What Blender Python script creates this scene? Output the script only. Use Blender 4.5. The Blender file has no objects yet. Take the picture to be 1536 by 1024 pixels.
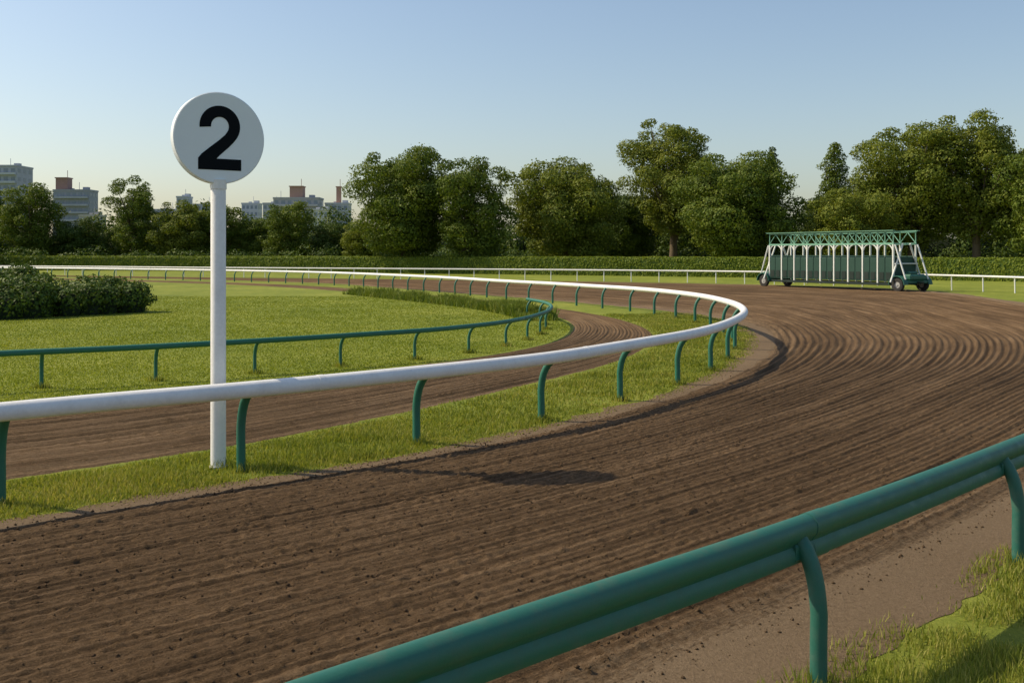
import bpy, math, random
import numpy as np
from mathutils import Vector, Matrix
random.seed(7); rng=np.random.default_rng(7)
scene=bpy.context.scene
scene.view_settings.view_transform='Standard'; scene.view_settings.look='None'; scene.view_settings.exposure=0

# ---------------------------------------------------------------- helpers
def link(o,parent=None):
    scene.collection.objects.link(o)
    if parent: o.parent=parent
    return o
def empty(name,loc=(0,0,0),rz=0):
    e=bpy.data.objects.new(name,None); e.empty_display_size=.3; e.location=loc; e.rotation_euler=(0,0,rz)
    return link(e)
def mesh_obj(name,V,F,mats,parent=None,smooth=False,midx=None,uv=None):
    V=np.asarray(V,dtype=np.float32); me=bpy.data.meshes.new(name)
    if isinstance(F,np.ndarray):
        n,k=F.shape
        me.vertices.add(len(V)); me.vertices.foreach_set('co',V.ravel())
        me.loops.add(n*k); me.loops.foreach_set('vertex_index',F.astype(np.int32).ravel())
        me.polygons.add(n); me.polygons.foreach_set('loop_start',(np.arange(n)*k).astype(np.int32))
        me.update(calc_edges=True)
    else:
        me.from_pydata([tuple(map(float,v)) for v in V],[],F); me.update()
    if not isinstance(mats,(list,tuple)): mats=[mats]
    for m in mats: me.materials.append(m)
    if midx is not None: me.polygons.foreach_set('material_index',np.asarray(midx,dtype=np.int32))
    if smooth: me.polygons.foreach_set('use_smooth',np.ones(len(me.polygons),dtype=bool))
    if uv is not None:
        l=me.uv_layers.new(name='UVMap'); li=np.empty(len(me.loops),dtype=np.int32); me.loops.foreach_get('vertex_index',li)
        l.data.foreach_set('uv',np.asarray(uv,dtype=np.float32)[li].ravel())
    me.update()
    o=bpy.data.objects.new(name,me); return link(o,parent)
class MB:
    """mesh builder collecting primitives"""
    def __init__(s): s.V=[];s.F=[];s.M=[]
    def add(s,V,F,m=0):
        b=len(s.V); s.V+= [tuple(v) for v in V]; s.F+=[tuple(i+b for i in f) for f in F]; s.M+=[m]*len(F)
    def box(s,c,d,m=0,rz=0,bev=0.0):
        x,y,z=d[0]/2,d[1]/2,d[2]/2; cs,sn=math.cos(rz),math.sin(rz)
        b=min(bev,x*.9,y*.9,z*.9)
        if b<=0:
            P=[(-x,-y,-z),(x,-y,-z),(x,y,-z),(-x,y,-z),(-x,-y,z),(x,-y,z),(x,y,z),(-x,y,z)]
            F=[(0,3,2,1),(4,5,6,7),(0,1,5,4),(1,2,6,5),(2,3,7,6),(3,0,4,7)]
        else:
            P=[];F=[]
            for zz,i in ((-z,b),(-z+b,0),(z-b,0),(z,b)):
                P+=[(-x+i,-y+i,zz),(x-i,-y+i,zz),(x-i,y-i,zz),(-x+i,y-i,zz)]
            for r in range(3):
                for k in range(4):
                    a=r*4+k;q=r*4+(k+1)%4;F.append((a,q,q+4,a+4))
            F+=[(3,2,1,0),(12,13,14,15)]
        s.add([(c[0]+p[0]*cs-p[1]*sn,c[1]+p[0]*sn+p[1]*cs,c[2]+p[2]) for p in P],F,m)
    def tube(s,path,r,m=0,n=10,caps=True,sq=1.0):
        P=[Vector(p) for p in path]; rr=r if isinstance(r,(list,tuple)) else [r]*len(P)
        t0=(P[1]-P[0]).normalized(); up=Vector((0,0,1)) if abs(t0.z)<.9 else Vector((1,0,0))
        a=t0.cross(up).normalized(); V=[];F=[]
        for i,p in enumerate(P):
            t=(P[min(i+1,len(P)-1)]-P[max(i-1,0)]).normalized()
            a=(a-t*a.dot(t)).normalized(); b=t.cross(a)
            for k in range(n):
                an=2*math.pi*k/n; V.append(p+(a*math.cos(an)+b*math.sin(an)*sq)*rr[i])
        for i in range(len(P)-1):
            for k in range(n):
                k2=(k+1)%n; F.append((i*n+k,i*n+k2,(i+1)*n+k2,(i+1)*n+k))
        if caps: F.append(tuple(range(n))[::-1]); F.append(tuple((len(P)-1)*n+k for k in range(n)))
        s.add(V,F,m)
    def obj(s,name,mats,parent=None,smooth=False):
        o=mesh_obj(name,s.V,s.F,mats,parent,smooth,s.M)
        if smooth:
            try: o.data.set_sharp_from_angle(angle=math.radians(40))
            except Exception: pass
        return o
def cr(P,t):
    P=np.asarray(P,float); n=len(P); t=np.clip(np.asarray(t,float),0,n-1-1e-9); i=np.floor(t).astype(int); f=(t-i)[:,None]
    g=lambda k: P[np.clip(k,0,n-1)]
    a,b,c,d=g(i-1),g(i),g(i+1),g(i+2)
    return .5*((2*b)+(c-a)*f+(2*a-5*b+4*c-d)*f**2+(3*b-a-3*c+d)*f**3)
def resample(P,ds):
    q=cr(P,np.linspace(0,len(P)-1,len(P)*60)); L=np.concatenate([[0],np.cumsum(np.linalg.norm(np.diff(q,axis=0),axis=1))])
    n=max(2,int(L[-1]/ds)); s=np.linspace(0,L[-1],n+1)
    return np.stack([np.interp(s,L,q[:,0]),np.interp(s,L,q[:,1])],1),s
def tang(q):
    t=np.gradient(q,axis=0); return t/np.linalg.norm(t,axis=1)[:,None]
G=rng.random((256,256))
def vn(x,y,sd=0):
    x=np.asarray(x,float)+sd*17.31; y=np.asarray(y,float)+sd*9.77
    xi=np.floor(x).astype(int); yi=np.floor(y).astype(int); fx=x-xi; fy=y-yi
    fx=fx*fx*(3-2*fx); fy=fy*fy*(3-2*fy)
    g=lambda a,b:G[a%256,b%256]
    return (g(xi,yi)*(1-fx)+g(xi+1,yi)*fx)*(1-fy)+(g(xi,yi+1)*(1-fx)+g(xi+1,yi+1)*fx)*fy

# ---------------------------------------------------------------- materials
def newmat(name):
    m=bpy.data.materials.new(name); m.use_nodes=True; nt=m.node_tree; nt.nodes.clear()
    out=nt.nodes.new('ShaderNodeOutputMaterial'); return m,nt,out
def N(nt,t,**k):
    n=nt.nodes.new(t)
    for a,b in k.items():
        if a in n.inputs: n.inputs[a].default_value=b
        else: setattr(n,a,b)
    return n
def ramp(nt,fac,stops):
    r=nt.nodes.new('ShaderNodeValToRGB'); e=r.color_ramp.elements
    while len(e)<len(stops): e.new(.5)
    for i,(p,c) in enumerate(stops): e[i].position=p; e[i].color=(*c,1)
    nt.links.new(fac,r.inputs[0]); return r.outputs[0]
def noise(nt,vec,scale,detail=4,rough=.6):
    n=N(nt,'ShaderNodeTexNoise'); n.inputs['Scale'].default_value=scale; n.inputs['Detail'].default_value=detail; n.inputs['Roughness'].default_value=rough
    if vec is not None: nt.links.new(vec,n.inputs['Vector'])
    return n.outputs['Fac']
def mix(nt,f,a,b,mode='MIX'):
    m=nt.nodes.new('ShaderNodeMix'); m.data_type='RGBA'; m.blend_type=mode
    for s,v in ((0,f),(6,a),(7,b)):
        if isinstance(v,bpy.types.NodeSocket): nt.links.new(v,m.inputs[s])
        else: m.inputs[s].default_value=v if s==0 else (*v,1)
    return m.outputs[2]
def math_(nt,op,a,b=0.0):
    m=nt.nodes.new('ShaderNodeMath'); m.operation=op
    for i,v in ((0,a),(1,b)):
        if isinstance(v,bpy.types.NodeSocket): nt.links.new(v,m.inputs[i])
        else: m.inputs[i].default_value=v
    return m.outputs[0]
def paint(name,c,rough=.4,dirt=(.10,.08,.06),amt=.35,scale=6,metal=0,bump=.1,var=.35,spec=.5):
    m,nt,out=newmat(name); b=N(nt,'ShaderNodeBsdfPrincipled'); geo=N(nt,'ShaderNodeNewGeometry').outputs['Position']
    n1=noise(nt,geo,scale,6,.65); n2=noise(nt,geo,scale*9,4,.6)
    f=ramp(nt,n1,[(.45,(0,0,0)),(.8,(amt,)*3)])
    col=mix(nt,f,c,dirt); c2=mix(nt,var,col,ramp(nt,n2,[(.3,tuple(x*.82 for x in c)),(.7,tuple(min(1,x*1.1) for x in c))]))
    nt.links.new(c2,b.inputs['Base Color']); b.inputs['Metallic'].default_value=metal; b.inputs['Specular IOR Level'].default_value=spec
    nt.links.new(ramp(nt,n1,[(.3,(rough,)*3),(.8,(min(1,rough+.3),)*3)]),b.inputs['Roughness'])
    bp=N(nt,'ShaderNodeBump'); bp.inputs['Strength'].default_value=bump; bp.inputs['Distance'].default_value=.01
    nt.links.new(n2,bp.inputs['Height']); nt.links.new(bp.outputs[0],b.inputs['Normal'])
    nt.links.new(b.outputs[0],out.inputs[0]); return m
def leafmat(name,stops,trans=.25,nscale=.25,rough=.6):
    m,nt,out=newmat(name); geo=N(nt,'ShaderNodeNewGeometry')
    n1=noise(nt,geo.outputs['Position'],nscale,3,.6)
    f=math_(nt,'ADD',math_(nt,'MULTIPLY',geo.outputs['Random Per Island'],.45),math_(nt,'MULTIPLY',n1,.6))
    c=ramp(nt,f,stops)
    d=N(nt,'ShaderNodeBsdfPrincipled'); d.inputs['Roughness'].default_value=rough; d.inputs['Specular IOR Level'].default_value=.2
    nt.links.new(c,d.inputs['Base Color'])
    t=N(nt,'ShaderNodeBsdfTranslucent'); nt.links.new(mix(nt,1.0,c,(1.15,1.1,.5),'MULTIPLY'),t.inputs[0])
    ms=N(nt,'ShaderNodeMixShader'); ms.inputs[0].default_value=trans
    nt.links.new(d.outputs[0],ms.inputs[1]); nt.links.new(t.outputs[0],ms.inputs[2]); nt.links.new(ms.outputs[0],out.inputs[0]); return m

M_white=paint('white_paint',(.78,.78,.78),.38,(.25,.22,.18),.3,3)
M_green=paint('green_paint',(.014,.13,.085),.42,(.06,.08,.05),.4,4)
M_green2=paint('green_paint_weathered',(.017,.115,.086),.45,(.12,.13,.10),.55,9)
M_sign=paint('sign_white',(.76,.82,.88),.5,(.6,.6,.6),.10,1,bump=0,var=.05,spec=.3)
M_black=paint('sign_black',(.006,.008,.011),.8,(.02,.02,.02),.1,5,var=.1,spec=.1)
M_gmint=paint('gate_mint_paint',(.17,.38,.27),.5,(.15,.2,.15),.3,1)
M_gdoor=paint('gate_green_pad',(.006,.048,.032),.6,(.03,.05,.04),.3,1)
M_gfender=paint('gate_green_fender',(.014,.10,.068),.45,(.03,.05,.04),.3,1)
M_gdark=paint('gate_dark',(.006,.02,.015),.7,(.02,.02,.02),.3,1)
M_gwhite=paint('gate_white',(.66,.69,.66),.45,(.3,.3,.25),.3,1)
M_tyre=paint('tyre_rubber',(.02,.02,.02),.8,(.08,.06,.045),.6,2)
M_hub=paint('wheel_hub',(.35,.35,.34),.5,(.12,.1,.08),.5,3)

SAND=[(.3,(.085,.058,.034)),(.5,(.175,.125,.078)),(.72,(.285,.21,.135))]
def dirtmat(name,dark,mid,light,streak=True,usc=.30,vsc=60,bumpd=.016):
    m,nt,out=newmat(name); b=N(nt,'ShaderNodeBsdfPrincipled'); b.inputs['Roughness'].default_value=.95; b.inputs['Specular IOR Level'].default_value=.10
    geo=N(nt,'ShaderNodeNewGeometry').outputs['Position']
    fine=noise(nt,geo,70,5,.78); med=noise(nt,geo,20,5,.72); big=noise(nt,geo,.22,3,.5)
    f=math_(nt,'ADD',math_(nt,'MULTIPLY',fine,.55),math_(nt,'MULTIPLY',med,.30))
    hgt=math_(nt,'ADD',math_(nt,'MULTIPLY',fine,1.2),math_(nt,'MULTIPLY',med,.8))
    if streak:
        uv=N(nt,'ShaderNodeUVMap').outputs[0]; mp=N(nt,'ShaderNodeMapping'); mp.inputs['Scale'].default_value=(usc,vsc,1)
        nt.links.new(uv,mp.inputs[0]); st=noise(nt,mp.outputs[0],1,4,.65)
        mp2=N(nt,'ShaderNodeMapping'); mp2.inputs['Scale'].default_value=(usc*.15,vsc*.3,1); nt.links.new(uv,mp2.inputs[0]); st2=noise(nt,mp2.outputs[0],1,2,.5)
        f=math_(nt,'ADD',f,math_(nt,'MULTIPLY',st,.50)); f=math_(nt,'ADD',f,math_(nt,'MULTIPLY',st2,.28)); f=math_(nt,'SUBTRACT',f,.315)
        hgt=math_(nt,'ADD',hgt,math_(nt,'MULTIPLY',st,2.6))
    else: f=math_(nt,'ADD',f,.07)
    f=math_(nt,'ADD',f,math_(nt,'MULTIPLY',math_(nt,'SUBTRACT',big,.5),.22))
    col=ramp(nt,f,[(.3,dark),(.5,mid),(.72,light)])
    if streak:
        sx=N(nt,'ShaderNodeSeparateXYZ'); nt.links.new(uv,sx.inputs[0]); v=sx.outputs[1]
        e=math_(nt,'MULTIPLY',math_(nt,'SUBTRACT',v,.5),2.0)
        e=math_(nt,'MAXIMUM',math_(nt,'MULTIPLY',e,1.0),math_(nt,'MULTIPLY',e,-.93))
        e=math_(nt,'ADD',e,math_(nt,'MULTIPLY',math_(nt,'SUBTRACT',med,.5),.3))
        k=ramp(nt,e,[(.84,(0,0,0)),(.98,(1,1,1))]); col=mix(nt,k,col,ramp(nt,f,SAND))
    nt.links.new(col,b.inputs['Base Color'])
    bp=N(nt,'ShaderNodeBump'); bp.inputs['Strength'].default_value=1.0; bp.inputs['Distance'].default_value=bumpd
    nt.links.new(hgt,bp.inputs['Height']); nt.links.new(bp.outputs[0],b.inputs['Normal']); nt.links.new(b.outputs[0],out.inputs[0]); return m
M_dirt=dirtmat('track_dirt',(.034,.021,.011),(.105,.066,.035),(.225,.15,.087),vsc=85)
M_dirt2=dirtmat('inner_track_dirt',(.04,.026,.014),(.12,.077,.042),(.23,.158,.095),vsc=36)
M_sand=dirtmat('shoulder_sand',SAND[0][1],SAND[1][1],SAND[2][1],streak=False)

def groundmat():
    m,nt,out=newmat('ground_grass'); b=N(nt,'ShaderNodeBsdfPrincipled'); b.inputs['Roughness'].default_value=.9; b.inputs['Specular IOR Level'].default_value=.15
    geo=N(nt,'ShaderNodeNewGeometry').outputs['Position']
    f=noise(nt,geo,22,6,.75); g=noise(nt,geo,1.3,4,.6); h=noise(nt,geo,.16,4,.6)
    s=math_(nt,'ADD',math_(nt,'MULTIPLY',f,.40),math_(nt,'ADD',math_(nt,'MULTIPLY',g,.3),math_(nt,'MULTIPLY',h,.4)))
    nt.links.new(ramp(nt,s,[(.36,(.085,.12,.014)),(.53,(.16,.195,.025)),(.66,(.25,.265,.045)),(.82,(.34,.30,.09))]),b.inputs['Base Color'])
    bp=N(nt,'ShaderNodeBump'); bp.inputs['Strength'].default_value=.8; bp.inputs['Distance'].default_value=.04
    nt.links.new(math_(nt,'ADD',f,g),bp.inputs['Height']); nt.links.new(bp.outputs[0],b.inputs['Normal']); nt.links.new(b.outputs[0],out.inputs[0]); return m
M_ground=groundmat()
M_blade=leafmat('grass_blades',[(.15,(.075,.11,.014)),(.42,(.17,.215,.028)),(.62,(.28,.295,.052)),(.88,(.44,.38,.15))],.38,.35)
M_lawn=leafmat('lawn_blades',[(.15,(.12,.165,.018)),(.5,(.20,.25,.030)),(.9,(.31,.32,.06))],.40,.3)
M_weed=leafmat('weed_leaves',[(.1,(.05,.10,.014)),(.5,(.13,.18,.025)),(.9,(.24,.26,.05))],.3,.5)
M_leafA=leafmat('foliage_mid',[(.15,(.036,.066,.010)),(.5,(.098,.148,.018)),(.85,(.20,.235,.035))],.3,.22)
M_leafB=leafmat('foliage_yellowish',[(.15,(.054,.086,.011)),(.5,(.14,.18,.022)),(.85,(.25,.265,.045))],.3,.22)
M_leafC=leafmat('foliage_dark',[(.15,(.020,.046,.010)),(.5,(.058,.10,.017)),(.85,(.13,.17,.03))],.25,.3)
M_hedge=leafmat('hedge_leaves',[(.1,(.020,.048,.008)),(.5,(.06,.11,.015)),(.9,(.14,.18,.025))],.25,.6)
M_hedgeL=leafmat('clipped_hedge_leaves',[(.1,(.09,.14,.013)),(.5,(.155,.21,.022)),(.9,(.24,.28,.035))],.35,.6)
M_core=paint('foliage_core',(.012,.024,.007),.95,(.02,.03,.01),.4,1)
M_core2=paint('hedge_core_green',(.06,.10,.012),.95,(.03,.05,.01),.5,1)
M_bark=paint('bark',(.12,.09,.06),.95,(.05,.04,.03),.6,2,bump=.8)

# ---------------------------------------------------------------- world, sun, camera
w=bpy.data.worlds.new("World"); scene.world=w; w.use_nodes=True; nt=w.node_tree; bg=nt.nodes['Background']
sky=nt.nodes.new('ShaderNodeTexSky'); sky.sky_type='NISHITA'; sky.sun_disc=False
shadow=Vector((1.02,-.20,-1.0)); elev=math.atan2(1,shadow.xy.length); az=math.atan2(-shadow.x,-shadow.y)
sky.sun_elevation=elev; sky.sun_rotation=az; sky.air_density=1.1; sky.dust_density=1.7; sky.ozone_density=.9; sky.altitude=0
nt.links.new(sky.outputs[0],bg.inputs[0]); bg.inputs[1].default_value=.142
sl=bpy.data.lights.new('sun','SUN'); sl.energy=5.0; sl.angle=math.radians(.5); sl.color=(1,.85,.60)
so=link(bpy.data.objects.new('sun',sl)); so.rotation_euler=shadow.to_track_quat('-Z','Y').to_euler(); so.location=(-30,0,40)
cam=bpy.data.cameras.new('camera'); co=link(bpy.data.objects.new('camera',cam)); co.location=(0,0,2.5); co.rotation_euler=(math.pi/2,0,0)
cam.lens=35; cam.sensor_width=36; cam.shift_y=-.0859; cam.clip_end=6000; cam.clip_start=.05; scene.camera=co

# ---------------------------------------------------------------- ground
mesh_obj('ground',[(-3000,-3000,0),(3000,-3000,0),(3000,3000,0),(-3000,3000,0)],[(0,1,2,3)],M_ground)

I=[(-22,-7.8),(-13.2,.75),(-8.4,5.7),(-4.80,9.15),(-2.80,10.92),(-1.2,12.40),(.4,14.15),(2.76,17.5),(4.94,21.6),(6.8,26.5),(7.95,31),(8.4,35),(8.1,39.5),(7,44),(4.5,49),(0,57),(-6,67.5),(-14.5,82),(-25,92),(-37,100),(-56,110),(-110,128)]
O=[(-14.5,-8.8),(-7.5,-2.1),(-3.8,1.5),(-.9,4.2),(1.33,6.22),(3.63,8.48),(6.6,11.6),(11,16.8),(16.5,23.5),(21.5,33),(24,44),(26.3,56),(27,66),(24.5,73.5),(18,79.5),(9,85.5),(-3,91),(-15,96),(-30,101),(-48,109),(-80,121),(-150,136)]
Q=[(-22,-4),(-13,4.2),(-8,8.8),(-5.47,10.9),(-4.2,12.1),(-3.0,13.5),(-1.5,15.7),(.41,18.9),(1.89,21.6),(3.1,24.5),(4.0,27.8),(4.5,31.2),(4.5,35),(3.9,39.3),(2.6,43.9),(.5,49.5),(-3,56),(-9,67),(-17,78),(-27,87),(-39,95),(-57,104),(-106,120)]
L=[(-26,-.5),(-17,8),(-11.5,12.5),(-9,14.7),(-7.8,15.6),(-6.5,17.1),(-4.7,19.2),(-2.47,22),(-1.08,23.8),(.57,26.9),(1.5,30),(1.95,33.5),(1.9,37),(1.4,40.5),(.2,44.5),(-2,49.5),(-5.5,56),(-11.5,66),(-19.5,76.5),(-29,85),(-40.5,93),(-58,102),(-106,117.5)]
def tsteps(A,B,k=.0042,mn=.026):
    q=np.linspace(0,len(A)-1,20000); c=(cr(A,q)+cr(B,q))/2
    d=np.maximum(np.linalg.norm(c,axis=1)*.8,3)
    ds=np.maximum(mn,k*d); ds=np.where(c[:,1]<1.5,.3,ds)
    seg=np.concatenate([[0],np.linalg.norm(np.diff(c,axis=0),axis=1)])
    n=np.cumsum(seg/ds); s=np.concatenate([[0],np.cumsum(seg[1:])])
    k=np.arange(0,n[-1]); return np.interp(k,n,q),np.interp(k,n,s)
def dirt_strip(name,A,B,mat,cols,ngroove,seed):
    t,s=tsteps(A,B); a=cr(A,t); b=cr(B,t); v=np.linspace(0,1,cols); W=np.linalg.norm(b-a,axis=1)
    def rag(k): return (vn(s*1.3,0*s,seed+k)-.5)*.2+(vn(s*5,0*s,seed+k+1)-.5)*.12+(vn(s*13,0*s,seed+k+2)-.5)*.05
    ea=rag(0); eb=rag(13); dr=(b-a)/W[:,None]
    edge=np.exp(-v/.03)[None,:,None]; edge2=np.exp(-(1-v)/.03)[None,:,None]
    P=a[:,None,:]*(1-v)[None,:,None]+b[:,None,:]*v[None,:,None]+dr[:,None,:]*(ea[:,None,None]*edge+eb[:,None,None]*edge2)
    S=s[:,None]+0*v[None,:]; VV=0*s[:,None]+v[None,:]
    sp=(W/ngroove)[:,None]; A_=np.minimum(.14*sp,.032)
    warp=(vn(S*.04,VV*3,seed+4)-.5)*.9+(vn(S*.2,VV*9,seed+5)-.5)*.14
    ph=VV*ngroove+warp
    g=np.sin(2*np.pi*ph)+.5*np.sin(2*np.pi*(ph*.371)+1)*(.4+vn(S*.05,ph*.2,seed+12))+1.0*(vn(S*.5,ph*1.7,seed+11)-.5)
    amp=.6+.5*vn(S*.3,ph*.7,seed+6)
    x,y=P[...,0],P[...,1]
    near=np.clip(1.5-np.linalg.norm(P,axis=2)/28,0.1,1)
    cl=((vn(x*24,y*24,seed+8)-.5)*.015+(vn(x*13,y*13,seed+14)-.5)*.007)*near
    lum=(np.maximum(vn(x*19,y*19,seed+9)-.76,0)*.09)*near
    z=.044+A_*g*amp*.75
    e=np.clip(np.minimum(VV,1-VV)*W[:,None]/.6,0,1); e=e*e*(3-2*e); z=-.010+(z+.010)*e+(cl+lum)*np.clip(e+.35,0,1)
    V=np.concatenate([P,z[...,None]],2).reshape(-1,3); n=len(t)
    i=np.arange(n-1)[:,None]*cols+np.arange(cols-1)[None,:]; F=np.stack([i,i+cols,i+cols+1,i+1],-1).reshape(-1,4)[:,::-1]
    uv=np.stack([S,VV],-1).reshape(-1,2)
    return mesh_obj(name,V,F,mat,None,True,uv=uv)
dirt_strip('dirt_racetrack',I,O,M_dirt,380,58,1)
dirt_strip('inner_dirt_track',Q,L,M_dirt2,140,24,31)
def flat_strip(name,A,B,z,mat):
    q=np.linspace(0,len(A)-1,20000); c=cr(A,q); sg=np.concatenate([[0],np.cumsum(np.linalg.norm(np.diff(c,axis=0),axis=1))])
    s=np.arange(0,sg[-1],.08); t=np.interp(s,sg,q); a=cr(A,t); b=cr(B,t); n=len(t)
    d=(b-a); d/=np.linalg.norm(d,axis=1)[:,None]+1e-6
    b=b+d*((vn(s*.5,0*s,6)-.5)*.34+(vn(s*2,0*s,8)-.5)*.22+(vn(s*6,0*s,9)-.5)*.12)[:,None]
    V=[(*p,z) for p in a]+[(*p,z) for p in b]; F=[(i,n+i,n+i+1,i+1) for i in range(n-1)]
    return mesh_obj(name,V,F,mat)
def offset(P,d):
    P=np.asarray(P,float); t=tang(P); d=np.asarray(d)*np.ones(len(P)); return P+np.stack([-t[:,1],t[:,0]],1)*d[:,None]
flat_strip('sandy_shoulder',offset(O,.6),offset(O,-.66),.004,M_sand)
io=np.full(len(I),.12); io[7:15]=[.2,.45,.75,1.0,1.0,.8,.6,.4]
flat_strip('sandy_verge',offset(I,-.5),offset(I,io),.0042,M_sand)

# clods
M_clod=dirtmat('clod_dirt',(.045,.029,.016),(.11,.072,.042),(.19,.13,.08),streak=False)
def clods():
    n=18000; t=rng.uniform(1.8,8,n); a=cr(I,t); b=cr(O,t); v=rng.random(n)[:,None]*1.03-.02; p=a*(1-v)+b*v
    r=.004+.012*rng.random(n)**5+.002*rng.random(n); base=np.array([(1,0,0),(-1,0,0),(0,1,0),(0,-1,0),(0,0,1),(0,0,-1)],float)
    F0=np.array([(0,2,4),(2,1,4),(1,3,4),(3,0,4),(2,0,5),(1,2,5),(3,1,5),(0,3,5)])
    V=base[None]*r[:,None,None]*rng.uniform(.6,1.4,(n,6,1)); th=rng.uniform(0,6.28,n); c,s=np.cos(th),np.sin(th)
    X=V[...,0]*c[:,None]-V[...,1]*s[:,None]; Y=V[...,0]*s[:,None]+V[...,1]*c[:,None]
    zb=np.where((v[:,0]>.95)|(v[:,0]<.05),.006,.046)
    V=np.stack([X+p[:,0:1],Y+p[:,1:2],V[...,2]*.8+(zb+r*.2)[:,None]],-1).reshape(-1,3)
    F=(F0[None]+np.arange(n)[:,None,None]*6).reshape(-1,3); mesh_obj('dirt_clods',V,F,M_clod)
clods()

# ---------------------------------------------------------------- grass blades
def blades(name,p,h,wd,mat):
    n=len(p); th=rng.uniform(0,6.28,n); ln=rng.uniform(.1,.8,n)*h; la=rng.uniform(0,6.28,n)
    dx,dy=np.cos(th)*wd/2,np.sin(th)*wd/2; z=np.full(n,-.002)
    v0=np.stack([p[:,0]-dx,p[:,1]-dy,z],1); v1=np.stack([p[:,0]+dx,p[:,1]+dy,z],1)
    v2=np.stack([p[:,0]+np.cos(la)*ln,p[:,1]+np.sin(la)*ln,h],1)
    m0=(v0*.55+v2*.45); m1=(v1*.55+v2*.45); m0[:,2]=h*.6; m1[:,2]=h*.6
    V=np.stack([v0,v1,m1,m0,v2],1).reshape(-1,3); k=np.arange(n)[:,None]*5
    F=np.concatenate([k+np.array([[0,1,2]]),k+np.array([[0,2,3]]),k+np.array([[3,2,4]])],0)
    mesh_obj(name,V,F,mat)
Im=offset(I,io*.5-.02)
def nearest_pair(n,t0,t1,tp):
    t=t0+(t1-t0)*rng.random(n)**tp; a=cr(Im,t); tq=np.linspace(0,len(Q)-1,2500); q=cr(Q,tq)
    tt=np.linspace(t0,t1,500); aa=cr(Im,tt); ii=np.argmin(((aa[:,None]-q[None])**2).sum(-1),1); bt=np.interp(t,tt,tq[ii]); b=cr(Q,bt)
    v=rng.random(n)[:,None]; v=v*1.1-.04; return a*(1-v)+b*v,v[:,0]
p,v=nearest_pair(200000,1.5,12.5,1.35)
D=np.linalg.norm(p,axis=1); e=np.clip(np.minimum(v+.02,1.04-v)*7,.1,1)
pn=vn(p[:,0]*2.2,p[:,1]*2.2,3); keep=rng.random(len(p))<(.2+1.1*pn)*(.25+.75*e); p=p[keep]; v=v[keep]; D=D[keep]; e=e[keep]
h=(.022+.055*rng.random(len(p)))*(.35+1.2*vn(p[:,0]*1.6,p[:,1]*1.6,11))*(.4+.6*e); blades('verge_grass',p,h,.003+.0009*D,M_blade)
poly=cr(L,np.linspace(0,len(L)-1,240)); poly=np.vstack([poly,[(-140,110),(-140,-1)]])
def inside(p,poly):
    c=np.zeros(len(p),bool); x,y=p[:,0],p[:,1]; j=len(poly)-1
    for i in range(len(poly)):
        xi,yi=poly[i]; xj,yj=poly[j]
        if yi!=yj: c^=((yi>y)!=(yj>y))&(x<(xj-xi)*(y-yi)/(yj-yi)+xi)
        j=i
    return c
n=260000; Dd=13*(58/13)**rng.random(n); px=rng.uniform(-.62,.12,n)*Dd; p=np.stack([px,Dd],1); p=p[inside(p,poly)]
D=p[:,1]; h=(.012+.024*rng.random(len(p)))*(.6+.8*vn(p[:,0]*.7,p[:,1]*.7,12)); blades('lawn_grass',p,h,.004+.0010*D,M_lawn)
RF=[(-8.4,-3.8),(-4.6,.0),(-.81,3.59),(1.68,5.86),(3.98,8.12),(6.9,11.2),(11.4,16.5),(17.2,23.3),(22.4,32.5),(25.4,41),(30,46)]
n=150000; t=1.0+5.5*rng.random(n); base=cr(RF,t); tt=cr(RF,t+.02)-base; tt/=np.linalg.norm(tt,axis=1)[:,None]; nr=np.stack([tt[:,1],-tt[:,0]],1)
d=-.12+3.0*rng.random(n)**1.2; p=base+nr*d[:,None]; D=np.linalg.norm(p,axis=1)
pat=vn(p[:,0]*2.6,p[:,1]*2.6,21)*.6+vn(p[:,0]*.9,p[:,1]*.9,22)*.5
keep=(rng.random(n)<np.clip((pat-.28)*3.2,.06,1))&(rng.random(n)<np.clip(.1+(d+.1)*2.2,0,1)); p=p[keep];pat=pat[keep]; D=D[keep]
h=(.025+.06*rng.random(len(p)))*(.25+1.3*pat); blades('bank_grass',p,h,.003+.0008*D,M_blade)
t=rng.uniform(12.3,16.6,26000); a=cr(L,t); p=a+np.stack([-rng.uniform(.1,1.5,len(t)),-rng.uniform(0,1.2,len(t))],1)
h=(.12+.4*rng.random(len(p)))*(.35+vn(p[:,0]*1.5,p[:,1]*1.5,14)); blades('tall_weeds',p,h,np.full(len(p),.055),M_weed)
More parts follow.
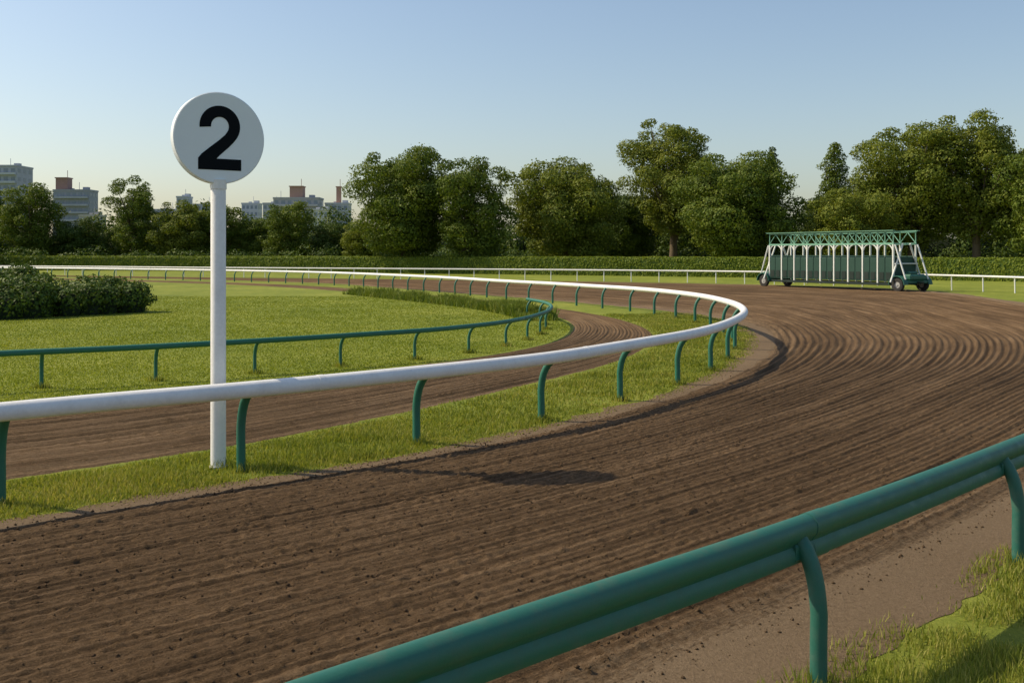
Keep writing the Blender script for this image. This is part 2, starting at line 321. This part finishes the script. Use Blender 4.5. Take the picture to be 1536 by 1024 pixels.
# ---------------------------------------------------------------- railings
def sweep(q,prof,closed=True):
    t=tang(q); nrm=np.stack([-t[:,1],t[:,0]],1); m=len(prof); V=[]
    for i in range(len(q)):
        for (l,z) in prof: V.append((q[i,0]+nrm[i,0]*l,q[i,1]+nrm[i,1]*l,z))
    F=[]
    for i in range(len(q)-1):
        for k in range(m):
            k2=(k+1)%m; F.append((i*m+k,i*m+k2,(i+1)*m+k2,(i+1)*m+k))
    F.append(tuple(range(m))); F.append(tuple((len(q)-1)*m+k for k in range(m))[::-1]); return V,F
def circ(r,z,n=16,sx=1): return [(math.cos(2*math.pi*k/n)*r*sx,z+math.sin(2*math.pi*k/n)*r) for k in range(n)]
FEET=[]
def railing(name,pts,prof,zc,spacing,off,pr,mr,mp,anchor=None,straight=False,seam=None,ds=.25,bracket=False):
    E=empty(name); q,s=resample(pts,ds); b=MB(); V,F=sweep(q,prof); b.add(V,F)
    phase=.5
    if anchor is not None:
        qf,sf=resample(pts,.02); phase=sf[np.argmin(((qf-np.array(anchor))**2).sum(1))]%spacing
    if seam:
        k=phase+spacing*.35
        while k<s[-1]:
            ii=int(np.searchsorted(s,k)); 
            if 1<ii<len(q)-2:
                pp=q[ii]; tt=(q[ii+1]-q[ii-1]); tt/=np.linalg.norm(tt)
                b.tube([(pp[0]-tt[0]*.035,pp[1]-tt[1]*.035,zc),(pp[0]+tt[0]*.035,pp[1]+tt[1]*.035,zc)],seam,0,20)
            k+=spacing*2
    if bracket:
        k=phase+.22; zm=sum(z for _,z in prof)/len(prof)
        while k<s[-1]-.3:
            seg=np.stack([[np.interp(k+dd,s,q[:,0]),np.interp(k+dd,s,q[:,1])] for dd in (-.09,0,.09)])
            V,F=sweep(seg,[(l*1.05,zm+(z-zm)*1.03) for l,z in prof]); b.add(V,F); k+=spacing*2
    b.obj('rail',mr,E,True)
    b=MB(); k=phase
    while k<s[-1]:
        x=np.interp(k,s,q[:,0]); y=np.interp(k,s,q[:,1]); x2=np.interp(k+.1,s,q[:,0]); y2=np.interp(k+.1,s,q[:,1]); tx,ty=x2-x,y2-y; ll=math.hypot(tx,ty) or 1; tx/=ll;ty/=ll
        nx,ny=-ty,tx; path=[]; top=zc-.03
        if straight: pr_=[(off,-.05),(off*.5,top)]
        else:
            pr_=[(off,-.05),(off,.3*top),(off*1.02,.5*top)]
            for j in range(1,8):
                f=j/7; a=f*math.pi/2*.8; pr_.append((off*(1-(1-math.cos(a))/(1-math.cos(math.pi/2*.8))*1.0),.5*top+.5*top*math.sin(a)/math.sin(math.pi/2*.8)))
            if math.hypot(x,y)<40 and y>0: FEET.append((x+nx*off,y+ny*off))
        b.tube([(x+nx*l,y+ny*l,z) for l,z in pr_],pr,0,12,True)
        if bracket:
            b.box((x+nx*off*.12,y+ny*off*.12,zc-.115),(.17,.075,.10),0,math.atan2(ty,tx),.012)
        k+=spacing
    b.obj('posts',mp,E,True); return E
WR=[(-22.4,-7.3),(-13.6,1.3),(-8.6,6.2),(-4.95,9.65),(-2.95,11.25),(-1.25,12.75),(.45,14.5),(1.85,16.5),(3.65,19.4),(4.91,22.3),(5.97,25.6),(6.6,28.9),(6.86,32.3),(6.8,36.1),(6.2,40.1),(5.28,43.3),(4.07,46),(2.09,50.3),(-.67,55.5),(-5.6,65.6),(-14.4,79),(-25,89),(-37,97),(-55.7,107),(-105,124)]
railing('white_track_railing',WR,circ(.095,.965,20),.965,2.5,.24,.052,M_white,M_green,anchor=(-2.95,11.25),seam=.0985)
GR=[(-25,9.2),(-14,15.3),(-9.27,18),(-6.9,19.4),(-4.8,21.0),(-3.3,22.3),(-2.0,23.5),(-1.12,24.7),(-.4,25.9),(.22,27.4),(.72,29.2),(1.15,31.5),(1.35,34.2),(1.2,36.8),(.6,39.5)]
railing('green_inner_railing',GR,circ(.058,.69,12),.69,2.05,.17,.036,M_green,M_green,anchor=(-6.9,19.4))
prof=[(math.cos(a)*.072,.878+math.sin(a)*.072) for a in np.radians(np.linspace(-52,232,22))]+[(-.034,.80),(-.05,.775),(-.056,.735),(-.04,.70),(0,.692),(.04,.70),(.056,.735),(.05,.775),(.034,.80)]
railing('green_outer_railing',RF,prof,.878,3.22,-.15,.05,M_green2,M_green2,anchor=(1.66,5.84),bracket=True,ds=.2)
OR=[(31,47),(33,54),(31.8,62),(28.6,70),(24,77.5),(18.5,82.5),(13.5,86),(2,92),(-14.3,98.5),(-33,105.6),(-62,118),(-140,136)]
railing('white_outer_railing',OR,circ(.07,1.0,10),1.0,2.6,-.05,.04,M_white,M_white,straight=True,ds=.8)
FEET.append((-3.44,11.66)); ft=np.array(FEET); k=rng.integers(0,len(ft),9000); rad=np.abs(rng.normal(size=9000))*.11+.03; an=rng.uniform(0,6.28,9000)
p=ft[k]+np.stack([np.cos(an),np.sin(an)],1)*rad[:,None]; blades('grass_tufts',p,(.05+.10*rng.random(9000))*np.clip(1.2-rad*2.2,.3,1),.004+.0006*np.linalg.norm(p,axis=1),M_blade)

# ---------------------------------------------------------------- distance sign
def sign():
    E=empty('distance_marker_sign',(-3.44,11.66,0)); b=MB()
    b.tube([(0,0,-.05),(0,0,3.27),(0,0,3.31)],[.088,.086,.07],0,28); b.tube([(0,0,0),(0,0,.02)],.10,0,28)
    o=b.obj('pole',M_white,E,True)
    R=.535; th=math.radians(34); nx,ny=math.sin(th),-math.cos(th); rx,ry=math.cos(th),math.sin(th); cz=3.845
    T=.125
    def W(u,v,d): return (rx*u+nx*d,ry*u+ny*d,cz+v)
    n=96; rings=[(R-.010,T/2),(R,T/2-.010),(R,-T/2+.010),(R-.010,-T/2)]; V=[];F=[]
    for r,d in rings:
        for k in range(n): a=2*math.pi*k/n; V.append(W(math.cos(a)*r,math.sin(a)*r,d))
    for i in range(3):
        for k in range(n): k2=(k+1)%n; F.append((i*n+k,i*n+k2,(i+1)*n+k2,(i+1)*n+k))
    F.append(tuple(range(n))[::-1]); F.append(tuple(range(3*n,4*n)))
    mesh_obj('disc',V,F,M_sign,E)
    out=[];inn=[]
    for a in np.radians(np.linspace(186,-35,40)): out.append((math.cos(a)*.445,.255+math.sin(a)*.445)); inn.append((math.cos(a)*.195,.255+math.sin(a)*.20))
    out+=[(.30,-.085),(.19,-.20),(.06,-.32),(-.02,-.395),(-.075,-.455)]; inn+=[(.115,.075),(-.02,-.05),(-.22,-.21),(-.40,-.36),(-.475,-.455)]
    V=[];F=[];m=len(out); d=T/2
    for dd in (d+.004,d-.004):
        V+=[W(x*R,y*R,dd) for x,y in out]+[W(x*R,y*R,dd) for x,y in inn]
    for i in range(m-1): F.append((i,i+1,m+i+1,m+i)); F.append((i,2*m+i,2*m+i+1,i+1)); F.append((m+i,m+i+1,3*m+i+1,3*m+i))
    F.append((0,m,3*m,2*m))
    b0=len(V)
    for dd in (d+.004,d-.004): V+=[W(x*R,y*R,dd) for x,y in [(-.475,-.455),(.47,-.455),(.47,-.70),(-.475,-.70)]]
    F+=[(b0,b0+1,b0+2,b0+3)]+[(b0+i,b0+4+i,b0+4+(i+1)%4,b0+(i+1)%4) for i in range(4)]
    mesh_obj('number_2',V,F,M_black,E)
    b=MB(); b.tube([(0,0,3.25),(0,0,3.36)],[.095,.095],0,24); b.obj('collar',M_white,E,True)
sign()

# ---------------------------------------------------------------- starting gate
def gate():
    A=Vector((18.9,74.4)); B=Vector((24.75,64.4)); Lg=(B-A).length; rz=math.atan2(B.y-A.y,B.x-A.x)
    E=empty('starting_gate',(A.x,A.y,0.03),rz)   # local +x along gate, +y = away (far side)
    dp=2.2; H=3.95; x0=.5; x1=Lg-.1; n=9; st=(x1-x0)/n
    b=MB()
    for y in (0,dp):
        for z in (H-.05,H-.85): b.box(((x0+x1)/2,y,z),(x1-x0+.1,.08,.12),0,0,.01)
        for i in range(n):
            xa=x0+i*st; b.tube([(xa,y,H-.80),(xa+st/2,y,H-.1)],.03,0,6); b.tube([(xa+st/2,y,H-.1),(xa+st,y,H-.80)],.03,0,6)
        for i in range(n+1): b.tube([(x0+i*st,y,H-.8),(x0+i*st,y,H-.08)],.035,0,6)
    for i in range(n+1):
        xa=x0+i*st
        for z in (H-.05,H-.85): b.box((xa,dp/2,z),(.06,dp-.12,.06),0)
    b.box(((x0+x1)/2,-.12,H+.01),(x1-x0+.3,.22,.035),0); b.box(((x0+x1)/2,dp+.12,H+.01),(x1-x0+.3,.22,.035),0)
    b.obj('roof_truss',M_gmint,E,False)
    b=MB()
    for i in range(n+1):
        xa=x0+i*st
        for y in (0,dp):
            b.box((xa,y,1.70),(.10 if y==0 else .07,.12,2.7),0,0,.01)
            for sgn in (-1,1):
                if y>0 or (i==0 and sgn<0) or (i==n and sgn>0): continue
                pts=[(xa+sgn*st*.40*(1-math.cos(f*math.pi/2)),y,2.45+.6*math.sin(f*math.pi/2)) for f in np.linspace(0,1,7)]
                b.tube(pts,[.055,.055,.05,.045,.04,.035,.03],0,6)
    for x,sg in ((x1,1),(x0,-1)):
        for (y0,y1) in ((-.45,.75),(dp+.45,dp-.75)):
            b.tube([(x+.14*sg,y0,.6),(x+.14*sg,y1,3.1)],.06,0,8)
        b.tube([(x+.14*sg,0,3.05),(x+.95*sg,0,.8)],.055,0,8); b.tube([(x+.14*sg,dp,3.05),(x+.95*sg,dp,.8)],.055,0,8)
        b.tube([(x+.14*sg,0,1.8),(x+.14*sg,dp,1.8)],.045,0,8)
    b.obj('white_uprights',M_gwhite,E,False)
    b=MB()
    for i in range(n):
        xa=x0+i*st
        for k in (0,1):
            cx=xa+st*(.28+.44*k); b.box((cx,-.02,1.42),(st*.40,.07,1.55),0,0,.03)
            b.box((cx,-.068,1.0),(st*.28,.025,.5),1); 
        b.box((xa+st/2,dp,1.55),(st*.86,.07,1.5),0,0,.03)
        b.box((xa+st/2,0,2.30),(st*.82,.05,.07),0)
    for i in range(n+1): b.box((x0+i*st,dp/2,1.55),(.13,dp-.14,1.4),0,0,.03)
    b.obj('stall_doors_and_partitions',[M_gdoor,M_gdark],E,False)
    b=MB(); b.box(((x0+x1)/2,0,.46),(x1-x0+.2,.16,.16),0,0,.02); b.box(((x0+x1)/2,dp,.46),(x1-x0+.2,.16,.16),0,0,.02)
    for x,sg in ((x1,1),(x0,-1)):
        b.box((x+.55*sg,dp/2,.62),(.9,dp+.1,.22),1,0,.05)
        for y in (-.1,dp+.1):
            V=[];F=[];r=.62;mm=12; cc=x+.45*sg
            for yy in (y-.2,y+.2):
                for k in range(mm+1): a=math.pi*k/mm; V.append((cc+math.cos(a)*r,yy,.45+math.sin(a)*r*.95))
                for k in range(mm+1): a=math.pi*k/mm; V.append((cc+math.cos(a)*(r-.05),yy,.45+math.sin(a)*(r-.05)*.95))
            q=mm+1
            for k in range(mm): F+=[(k,k+1,2*q+k+1,2*q+k),(q+k,3*q+k,3*q+k+1,q+k+1),(k,q+k,q+k+1,k+1),(2*q+k,2*q+k+1,3*q+k+1,3*q+k)]
            F+=[(0,2*q,3*q,q),(mm,q+mm,3*q+mm,2*q+mm)]
            b.add(V,F,1)
        b.box((x+.75*sg,dp/2,.92),(.7,1.5,.42),1,0,.12); b.box((x+.55*sg,dp/2,1.2),(.4,.8,.2),1,0,.08)
        b.box((x+1.2*sg,dp/2,.6),(.5,.14,.12),0)
    b.obj('chassis_and_fenders',[M_gdark,M_gfender],E,False)
    b=MB()
    for x,sg in ((x1,1),(x0,-1)):
        for y in (-.1,dp+.1):
            c=(x+.45*sg,y,.44)
            prof=[(.20,-.10),(.36,-.13),(.43,-.10),(.455,-.05),(.455,.05),(.43,.10),(.36,.13),(.20,.10)]; V=[];F=[];m=28;k=len(prof)
            for i in range(m):
                a=2*math.pi*i/m
                for r,yy in prof: V.append((c[0]+math.cos(a)*r,c[1]+yy,c[2]+math.sin(a)*r))
            for i in range(m):
                for j in range(k-1): i2=(i+1)%m; F.append((i*k+j,i*k+j+1,i2*k+j+1,i2*k+j))
            b.add(V,F,0)
            b.tube([(c[0],y-.09,c[2]),(c[0],y+.09,c[2])],.21,1,20); b.tube([(c[0],y-.13,c[2]),(c[0],y+.13,c[2])],.07,1,12)
    b.obj('wheels',[M_tyre,M_hub],E,True)
gate()

# ---------------------------------------------------------------- foliage
def leaf_quads(c,nrm,size):
    n=len(c); nrm=nrm/(np.linalg.norm(nrm,axis=1)[:,None]+1e-9); r=rng.normal(size=(n,3)); a=np.cross(nrm,r); a/=np.linalg.norm(a,axis=1)[:,None]+1e-9; b=np.cross(nrm,a)
    s=size[:,None]; a=a*s*.5; b=b*s*.36
    return np.stack([c-a,c-b*1.0+a*.15,c+a,c+b+a*.15],1).reshape(-1,3)
def shell(center,rad,n,size,up=.35,jit=.42,lo=.7):
    d=rng.normal(size=(n,3)); d/=np.linalg.norm(d,axis=1)[:,None]; d[:,2]+=up*rng.random(n); d/=np.linalg.norm(d,axis=1)[:,None]
    bump=1+.14*np.sin(d[:,0]*7+center[0]*3)*np.sin(d[:,1]*6+center[1])*1+.10*np.sin(d[:,2]*9+center[0])
    rr=(lo+.34*rng.random(n)**.6)*bump
    c=np.asarray(center)+d*rr[:,None]*np.asarray(rad); nr=d/np.asarray(rad)*np.mean(rad)+rng.normal(size=(n,3))*jit
    return leaf_quads(c,nr,size*rng.uniform(.6,1.3,n))
def tree(name,x,y,H,Wd,kind='round',mat=M_leafA,base=.16,seed=0):
    E=empty(name,(x,y,0),0); r_=random.Random(seed*31+5); b=MB(); lobes=[]; cz=H*(base+1)/2; hz=H*(1-base)/2
    asym=(r_.uniform(-.10,.10)*Wd,r_.uniform(-.06,.06)*Wd)
    if kind=='round':
        nl=int(38+Wd*1.2)
        for i in range(nl):
            g=(i+.5)/nl; zz=1-2*g; ph=i*2.39996+r_.uniform(-.7,.7); rr=math.sqrt(max(0,1-zz*zz))**.7
            k=r_.uniform(.55,.98); prof=1.0 if zz>-.2 else 1.0-.25*(-zz)
            lr=Wd*r_.uniform(.075,.19)*(1.0 if zz<.6 else .85)
            lobes.append((rr*math.cos(ph)*(Wd/2-lr*.6)*k/.80*prof+asym[0]*zz, rr*math.sin(ph)*(Wd/2-lr*.6)*k/.80*prof+asym[1]*zz, cz+zz*(hz-lr*.7)*min(1.04,k/.72), lr))
        for i in range(12):
            a=i*2.4; lobes.append((math.cos(a)*.16*Wd,math.sin(a)*.16*Wd,cz+(i/11*1.2-.6)*hz,Wd*.19))
    else:
        nl=54
        for i in range(nl):
            g=(i+.5)/nl; z=H*(base+ (1-base)*g*.97); rad=Wd/2*(1-g)**.75; ph=i*2.4; k=r_.uniform(.3,.95); lr=Wd*(.06+.13*(1-g))
            lobes.append((rad*k*math.cos(ph),rad*k*math.sin(ph),z,lr))
    tr=max(.22,H*.024); bend=r_.uniform(-.5,.5)
    b.tube([(0,0,-.1),(bend*.2,0,H*.12),(bend*.5,bend*.3,H*.3),(bend*.3,bend*.5,H*.5),(0,0,H*.78)],[tr*1.5,tr*1.05,tr*.9,tr*.6,tr*.18],0,9)
    for lb in r_.sample(lobes,min(18,len(lobes))):
        z0=H*r_.uniform(.15,.42); b.tube([(bend*.3,0,z0),(lb[0]*.45,lb[1]*.45,(z0+lb[2])/2+.2),(lb[0],lb[1],lb[2])],[tr*.5,tr*.32,tr*.08],0,6)
    b.obj('trunk_and_limbs',M_bark,E,True)
    ls=.19+.007*Wd; Vs=[]
    for (lx,ly,lz,lr) in lobes:
        fz=r_.uniform(.62,.8); n=int(20*lr*lr/(ls*ls))
        Vs.append(shell((lx,ly,lz),(lr,lr,lr*fz),n,ls))
        m=int(n*.06); d=rng.normal(size=(m,3)); d/=np.linalg.norm(d,axis=1)[:,None]
        c=np.array([lx,ly,lz])+d*np.array([lr,lr,lr*fz])*rng.uniform(1.0,1.25,(m,1)); Vs.append(leaf_quads(c,rng.normal(size=(m,3)),ls*rng.uniform(.6,1.2,m)))
    V=np.concatenate(Vs); F=np.arange(len(V)).reshape(-1,4); mesh_obj('crown',V,F,mat,E)
    return len(F)
T=[('broadleaf_tree',-14.1,130,16.6,13.8,'round',M_leafA,.08),
('broadleaf_tree',-5.2,125,14.6,10.2,'round',M_leafA,.08),
('broadleaf_tree',7.1,132,15.2,15.2,'round',M_leafB,.06),
('broadleaf_tree',22.8,141,22.0,13.0,'round',M_leafB,.22),
('broadleaf_tree',29.0,128,15.6,15.6,'round',M_leafA,.06),
('cypress_tree',37.9,145,18.4,7.8,'cone',M_leafC,.06),
('cedar_tree',47,145,18.9,11,'cone',M_leafA,.10),
('broadleaf_tree',40.9,122,10.6,10,'round',M_leafB,.05),
('broadleaf_tree',50.5,126,19.0,14,'round',M_leafB,.14),
('broadleaf_tree',57,122,19.6,12.5,'round',M_leafB,.20),
('broadleaf_tree',61.5,114,15.0,11,'round',M_leafA,.08),
('broadleaf_tree',70,122,18,14,'round',M_leafB,.15),
('broadleaf_tree',16,150,12,12,'round',M_leafC,.05),
('broadleaf_tree',-87,162,13.8,11,'round',M_leafC,.06),
('broadleaf_tree',-76.3,158,13.6,9.8,'round',M_leafA,.08),
('poplar_tree',-60.8,160,14.8,8.6,'round',M_leafA,.03),
('broadleaf_tree',-69.3,160,8.2,8,'round',M_leafC,.05),
('broadleaf_tree',-52.5,158,10.8,9,'round',M_leafB,.05),
('broadleaf_tree',-47.5,161,11.0,8,'round',M_leafA,.05),
('broadleaf_tree',-42,163,8.8,7.5,'round',M_leafA,.05),
('broadleaf_tree',-35.6,158,11.1,8.4,'round',M_leafA,.05),
('broadleaf_tree',-28.5,160,7.6,7.4,'round',M_leafC,.05),
('broadleaf_tree',-22.5,150,7.4,6.5,'round',M_leafB,.05),
('broadleaf_tree',-98,158,14,11,'round',M_leafA,.1)]
tot=0
for i,t in enumerate(T): tot+=tree(*t,seed=i)
print('leaf faces',tot)
Vs=[]
for i in range(190):
    f=rng.random(); x=-115+215*f; y=168+rng.uniform(-6,10)-max(0,x)*.22; hh=5.8+1.4*math.sin(x*.35)+rng.uniform(-1.5,1.5)+max(0,(x+20)/20); lr=rng.uniform(2.2,3.8)
    for z in np.arange(1.2,hh,lr*.95): Vs.append(shell((x+rng.uniform(-1,1),y,z),(lr,lr,lr*.8),330,.5,.3))
for i in range(120):
    x=rng.uniform(-95,75); y=150-max(0,x)*.3+rng.uniform(-2,3); lr=rng.uniform(1.1,2.1); Vs.append(shell((x,y,lr*.9),(lr,lr,lr*.9),260,.32,.3))
V=np.concatenate(Vs); mesh_obj('distant_woodland',V,np.arange(len(V)).reshape(-1,4),M_leafC)
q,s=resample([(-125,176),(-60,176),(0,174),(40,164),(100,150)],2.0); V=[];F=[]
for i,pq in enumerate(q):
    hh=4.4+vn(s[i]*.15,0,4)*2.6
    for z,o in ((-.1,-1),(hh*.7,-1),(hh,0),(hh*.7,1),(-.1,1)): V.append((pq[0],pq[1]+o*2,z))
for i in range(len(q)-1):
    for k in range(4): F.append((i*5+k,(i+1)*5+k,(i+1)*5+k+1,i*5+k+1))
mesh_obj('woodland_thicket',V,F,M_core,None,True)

def hedge(name,pts,h,wd,mat,leaf,dens,rnd=.12,ds=.6,amp=.06,nz=1.1):
    E=empty(name); q,s=resample(pts,ds); t=tang(q); nr=np.stack([-t[:,1],t[:,0]],1)
    prof=[(-wd/2,0),(-wd/2,h-rnd*1.5),(-wd/2+rnd,h-rnd*.3),(0,h),(wd/2-rnd,h-rnd*.3),(wd/2,h-rnd*1.5),(wd/2,0)]
    V,F=sweep(q,[(a*.93,z*.97) for a,z in prof]); mesh_obj('hedge_core',V,F,M_core2,E)
    pl=np.array(prof); sl=np.concatenate([[0],np.cumsum(np.linalg.norm(np.diff(pl,axis=0),axis=1))])
    n=int(dens*s[-1]*sl[-1]); a=rng.uniform(0,s[-1],n); u=rng.uniform(0,sl[-1],n)
    l=np.interp(u,sl,pl[:,0]); z=np.interp(u,sl,pl[:,1]); x=np.interp(a,s,q[:,0]); y=np.interp(a,s,q[:,1]); nx=np.interp(a,s,nr[:,0]); ny=np.interp(a,s,nr[:,1])
    dn=(vn(a*nz,u*1.3,6)-.5)*2*amp+rng.normal(size=n)*amp*.25
    top=np.clip((z-h+rnd*1.5)/rnd/1.5,0,1); sd=np.sign(l)*(1-top)
    c=np.stack([x+nx*(l+sd*dn),y+ny*(l+sd*dn),np.maximum(z+top*dn,.02)],1); nn=np.stack([nx*sd,ny*sd,top+.15],1)+rng.normal(size=(n,3))*.45
    V=leaf_quads(c,nn,leaf*rng.uniform(.6,1.3,n)); mesh_obj('hedge_leaves',V,np.arange(len(V)).reshape(-1,4),mat,E)
hedge('clipped_hedge',[(75,60),(58,76),(44,90),(26,103),(5,116),(-20,130),(-60,146),(-160,168)],2.1,1.6,M_hedgeL,.22,75,.12,1.5,.05)
def shrubs(name,pts,h,wd,leaf,seed):
    E=empty(name); q,s=resample(pts,.75); t=tang(q); Vs=[]; b=MB(); r_=random.Random(seed)
    for i in range(len(q)):
        nx,ny=-t[i,1],t[i,0]
        for l in (-wd*.32,0,wd*.32):
            if r_.random()<.12: continue
            R=r_.uniform(.55,.95); hh=h*r_.uniform(.78,1.06)*(1.0 if l==0 else .92)*(.8 if i==0 else 1)
            cx=q[i,0]+nx*l+r_.uniform(-.25,.25); cy=q[i,1]+ny*l+r_.uniform(-.25,.25); cz=hh*.48
            Vs.append(shell((cx,cy,cz),(R,R,hh-cz),int(900*R*R+500),leaf,.5,.45,.78))
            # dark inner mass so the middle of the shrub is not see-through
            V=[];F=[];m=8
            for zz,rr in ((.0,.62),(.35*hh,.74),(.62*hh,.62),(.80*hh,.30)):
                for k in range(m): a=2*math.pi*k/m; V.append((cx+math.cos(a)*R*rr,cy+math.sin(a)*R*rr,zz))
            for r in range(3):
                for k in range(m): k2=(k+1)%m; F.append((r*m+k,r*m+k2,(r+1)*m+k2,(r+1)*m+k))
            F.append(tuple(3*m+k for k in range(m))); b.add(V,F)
    V=np.concatenate(Vs); V[:,2]=np.maximum(V[:,2],.01); mesh_obj('shrub_leaves',V,np.arange(len(V)).reshape(-1,4),M_hedge,E); b.obj('shrub_core',M_core,E,True)
shrubs('azalea_shrubs',[(-16.9,43.8),(-18.4,40.4),(-21.8,37.3),(-27,35.6),(-33,35)],1.45,3.0,.13,3)
shrubs('azalea_shrubs',[(-24,50),(-30,48.5),(-38,47.5)],1.85,3.0,.15,4)

# ---------------------------------------------------------------- buildings
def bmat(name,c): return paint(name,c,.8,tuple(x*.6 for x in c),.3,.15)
M_glass=paint('window_glass',(.20,.24,.29),.25,(.1,.1,.1),.2,.2)
def building(name,x,y,wd,dp,h,col,fl,bays,tower=None,balc=False):
    col=tuple(c*.8+k for c,k in zip(col,(.05,.06,.08)))  # distance haze put into the wall and trim colour: flatter and bluer
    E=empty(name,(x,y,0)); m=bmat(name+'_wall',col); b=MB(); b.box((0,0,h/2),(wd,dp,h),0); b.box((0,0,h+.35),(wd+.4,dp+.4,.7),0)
    b.box((wd*.3,0,h+1.3),(2.2,2.2,1.2),0); b.box((-wd*.15,dp*.2,h+1.1),(1.4,1.4,.8),0); b.tube([(wd*.1,0,h),(wd*.1,0,h+4)],.1,0,5)
    b.obj('walls',m,E); g=MB(); s=MB(); fh=h/fl
    for f in range(fl):
        for k in range(bays):
            cx=-wd/2+wd*(k+.5)/bays; g.box((cx,-dp/2-.03,fh*(f+.55)),(wd/bays*.58,.08,fh*.48),0)
        for k in range(3): g.box((wd/2+.03,-dp/2+dp*(k+.5)/3,fh*(f+.55)),(.08,dp/6,fh*.45),0)
        if balc: s.box((0,-dp/2-.6,fh*(f+.16)),(wd*.96,1.1,fh*.26),0)
        else: s.box((0,-dp/2-.1,fh*(f+.12)),(wd*.99,.2,fh*.08),0)
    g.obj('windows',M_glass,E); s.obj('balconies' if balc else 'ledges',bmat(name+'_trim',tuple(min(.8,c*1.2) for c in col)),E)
    if tower:
        tx,tw,th,tc=tower; b=MB(); b.box((tx,0,(h+.7+th)/2),(tw,tw*.9,th-h-.7),0); b.box((tx,0,th+.2),(tw+.5,tw+.3,.4),0); b.tube([(tx+tw*.3,0,th),(tx+tw*.3,0,th+3.5)],.12,0,5)
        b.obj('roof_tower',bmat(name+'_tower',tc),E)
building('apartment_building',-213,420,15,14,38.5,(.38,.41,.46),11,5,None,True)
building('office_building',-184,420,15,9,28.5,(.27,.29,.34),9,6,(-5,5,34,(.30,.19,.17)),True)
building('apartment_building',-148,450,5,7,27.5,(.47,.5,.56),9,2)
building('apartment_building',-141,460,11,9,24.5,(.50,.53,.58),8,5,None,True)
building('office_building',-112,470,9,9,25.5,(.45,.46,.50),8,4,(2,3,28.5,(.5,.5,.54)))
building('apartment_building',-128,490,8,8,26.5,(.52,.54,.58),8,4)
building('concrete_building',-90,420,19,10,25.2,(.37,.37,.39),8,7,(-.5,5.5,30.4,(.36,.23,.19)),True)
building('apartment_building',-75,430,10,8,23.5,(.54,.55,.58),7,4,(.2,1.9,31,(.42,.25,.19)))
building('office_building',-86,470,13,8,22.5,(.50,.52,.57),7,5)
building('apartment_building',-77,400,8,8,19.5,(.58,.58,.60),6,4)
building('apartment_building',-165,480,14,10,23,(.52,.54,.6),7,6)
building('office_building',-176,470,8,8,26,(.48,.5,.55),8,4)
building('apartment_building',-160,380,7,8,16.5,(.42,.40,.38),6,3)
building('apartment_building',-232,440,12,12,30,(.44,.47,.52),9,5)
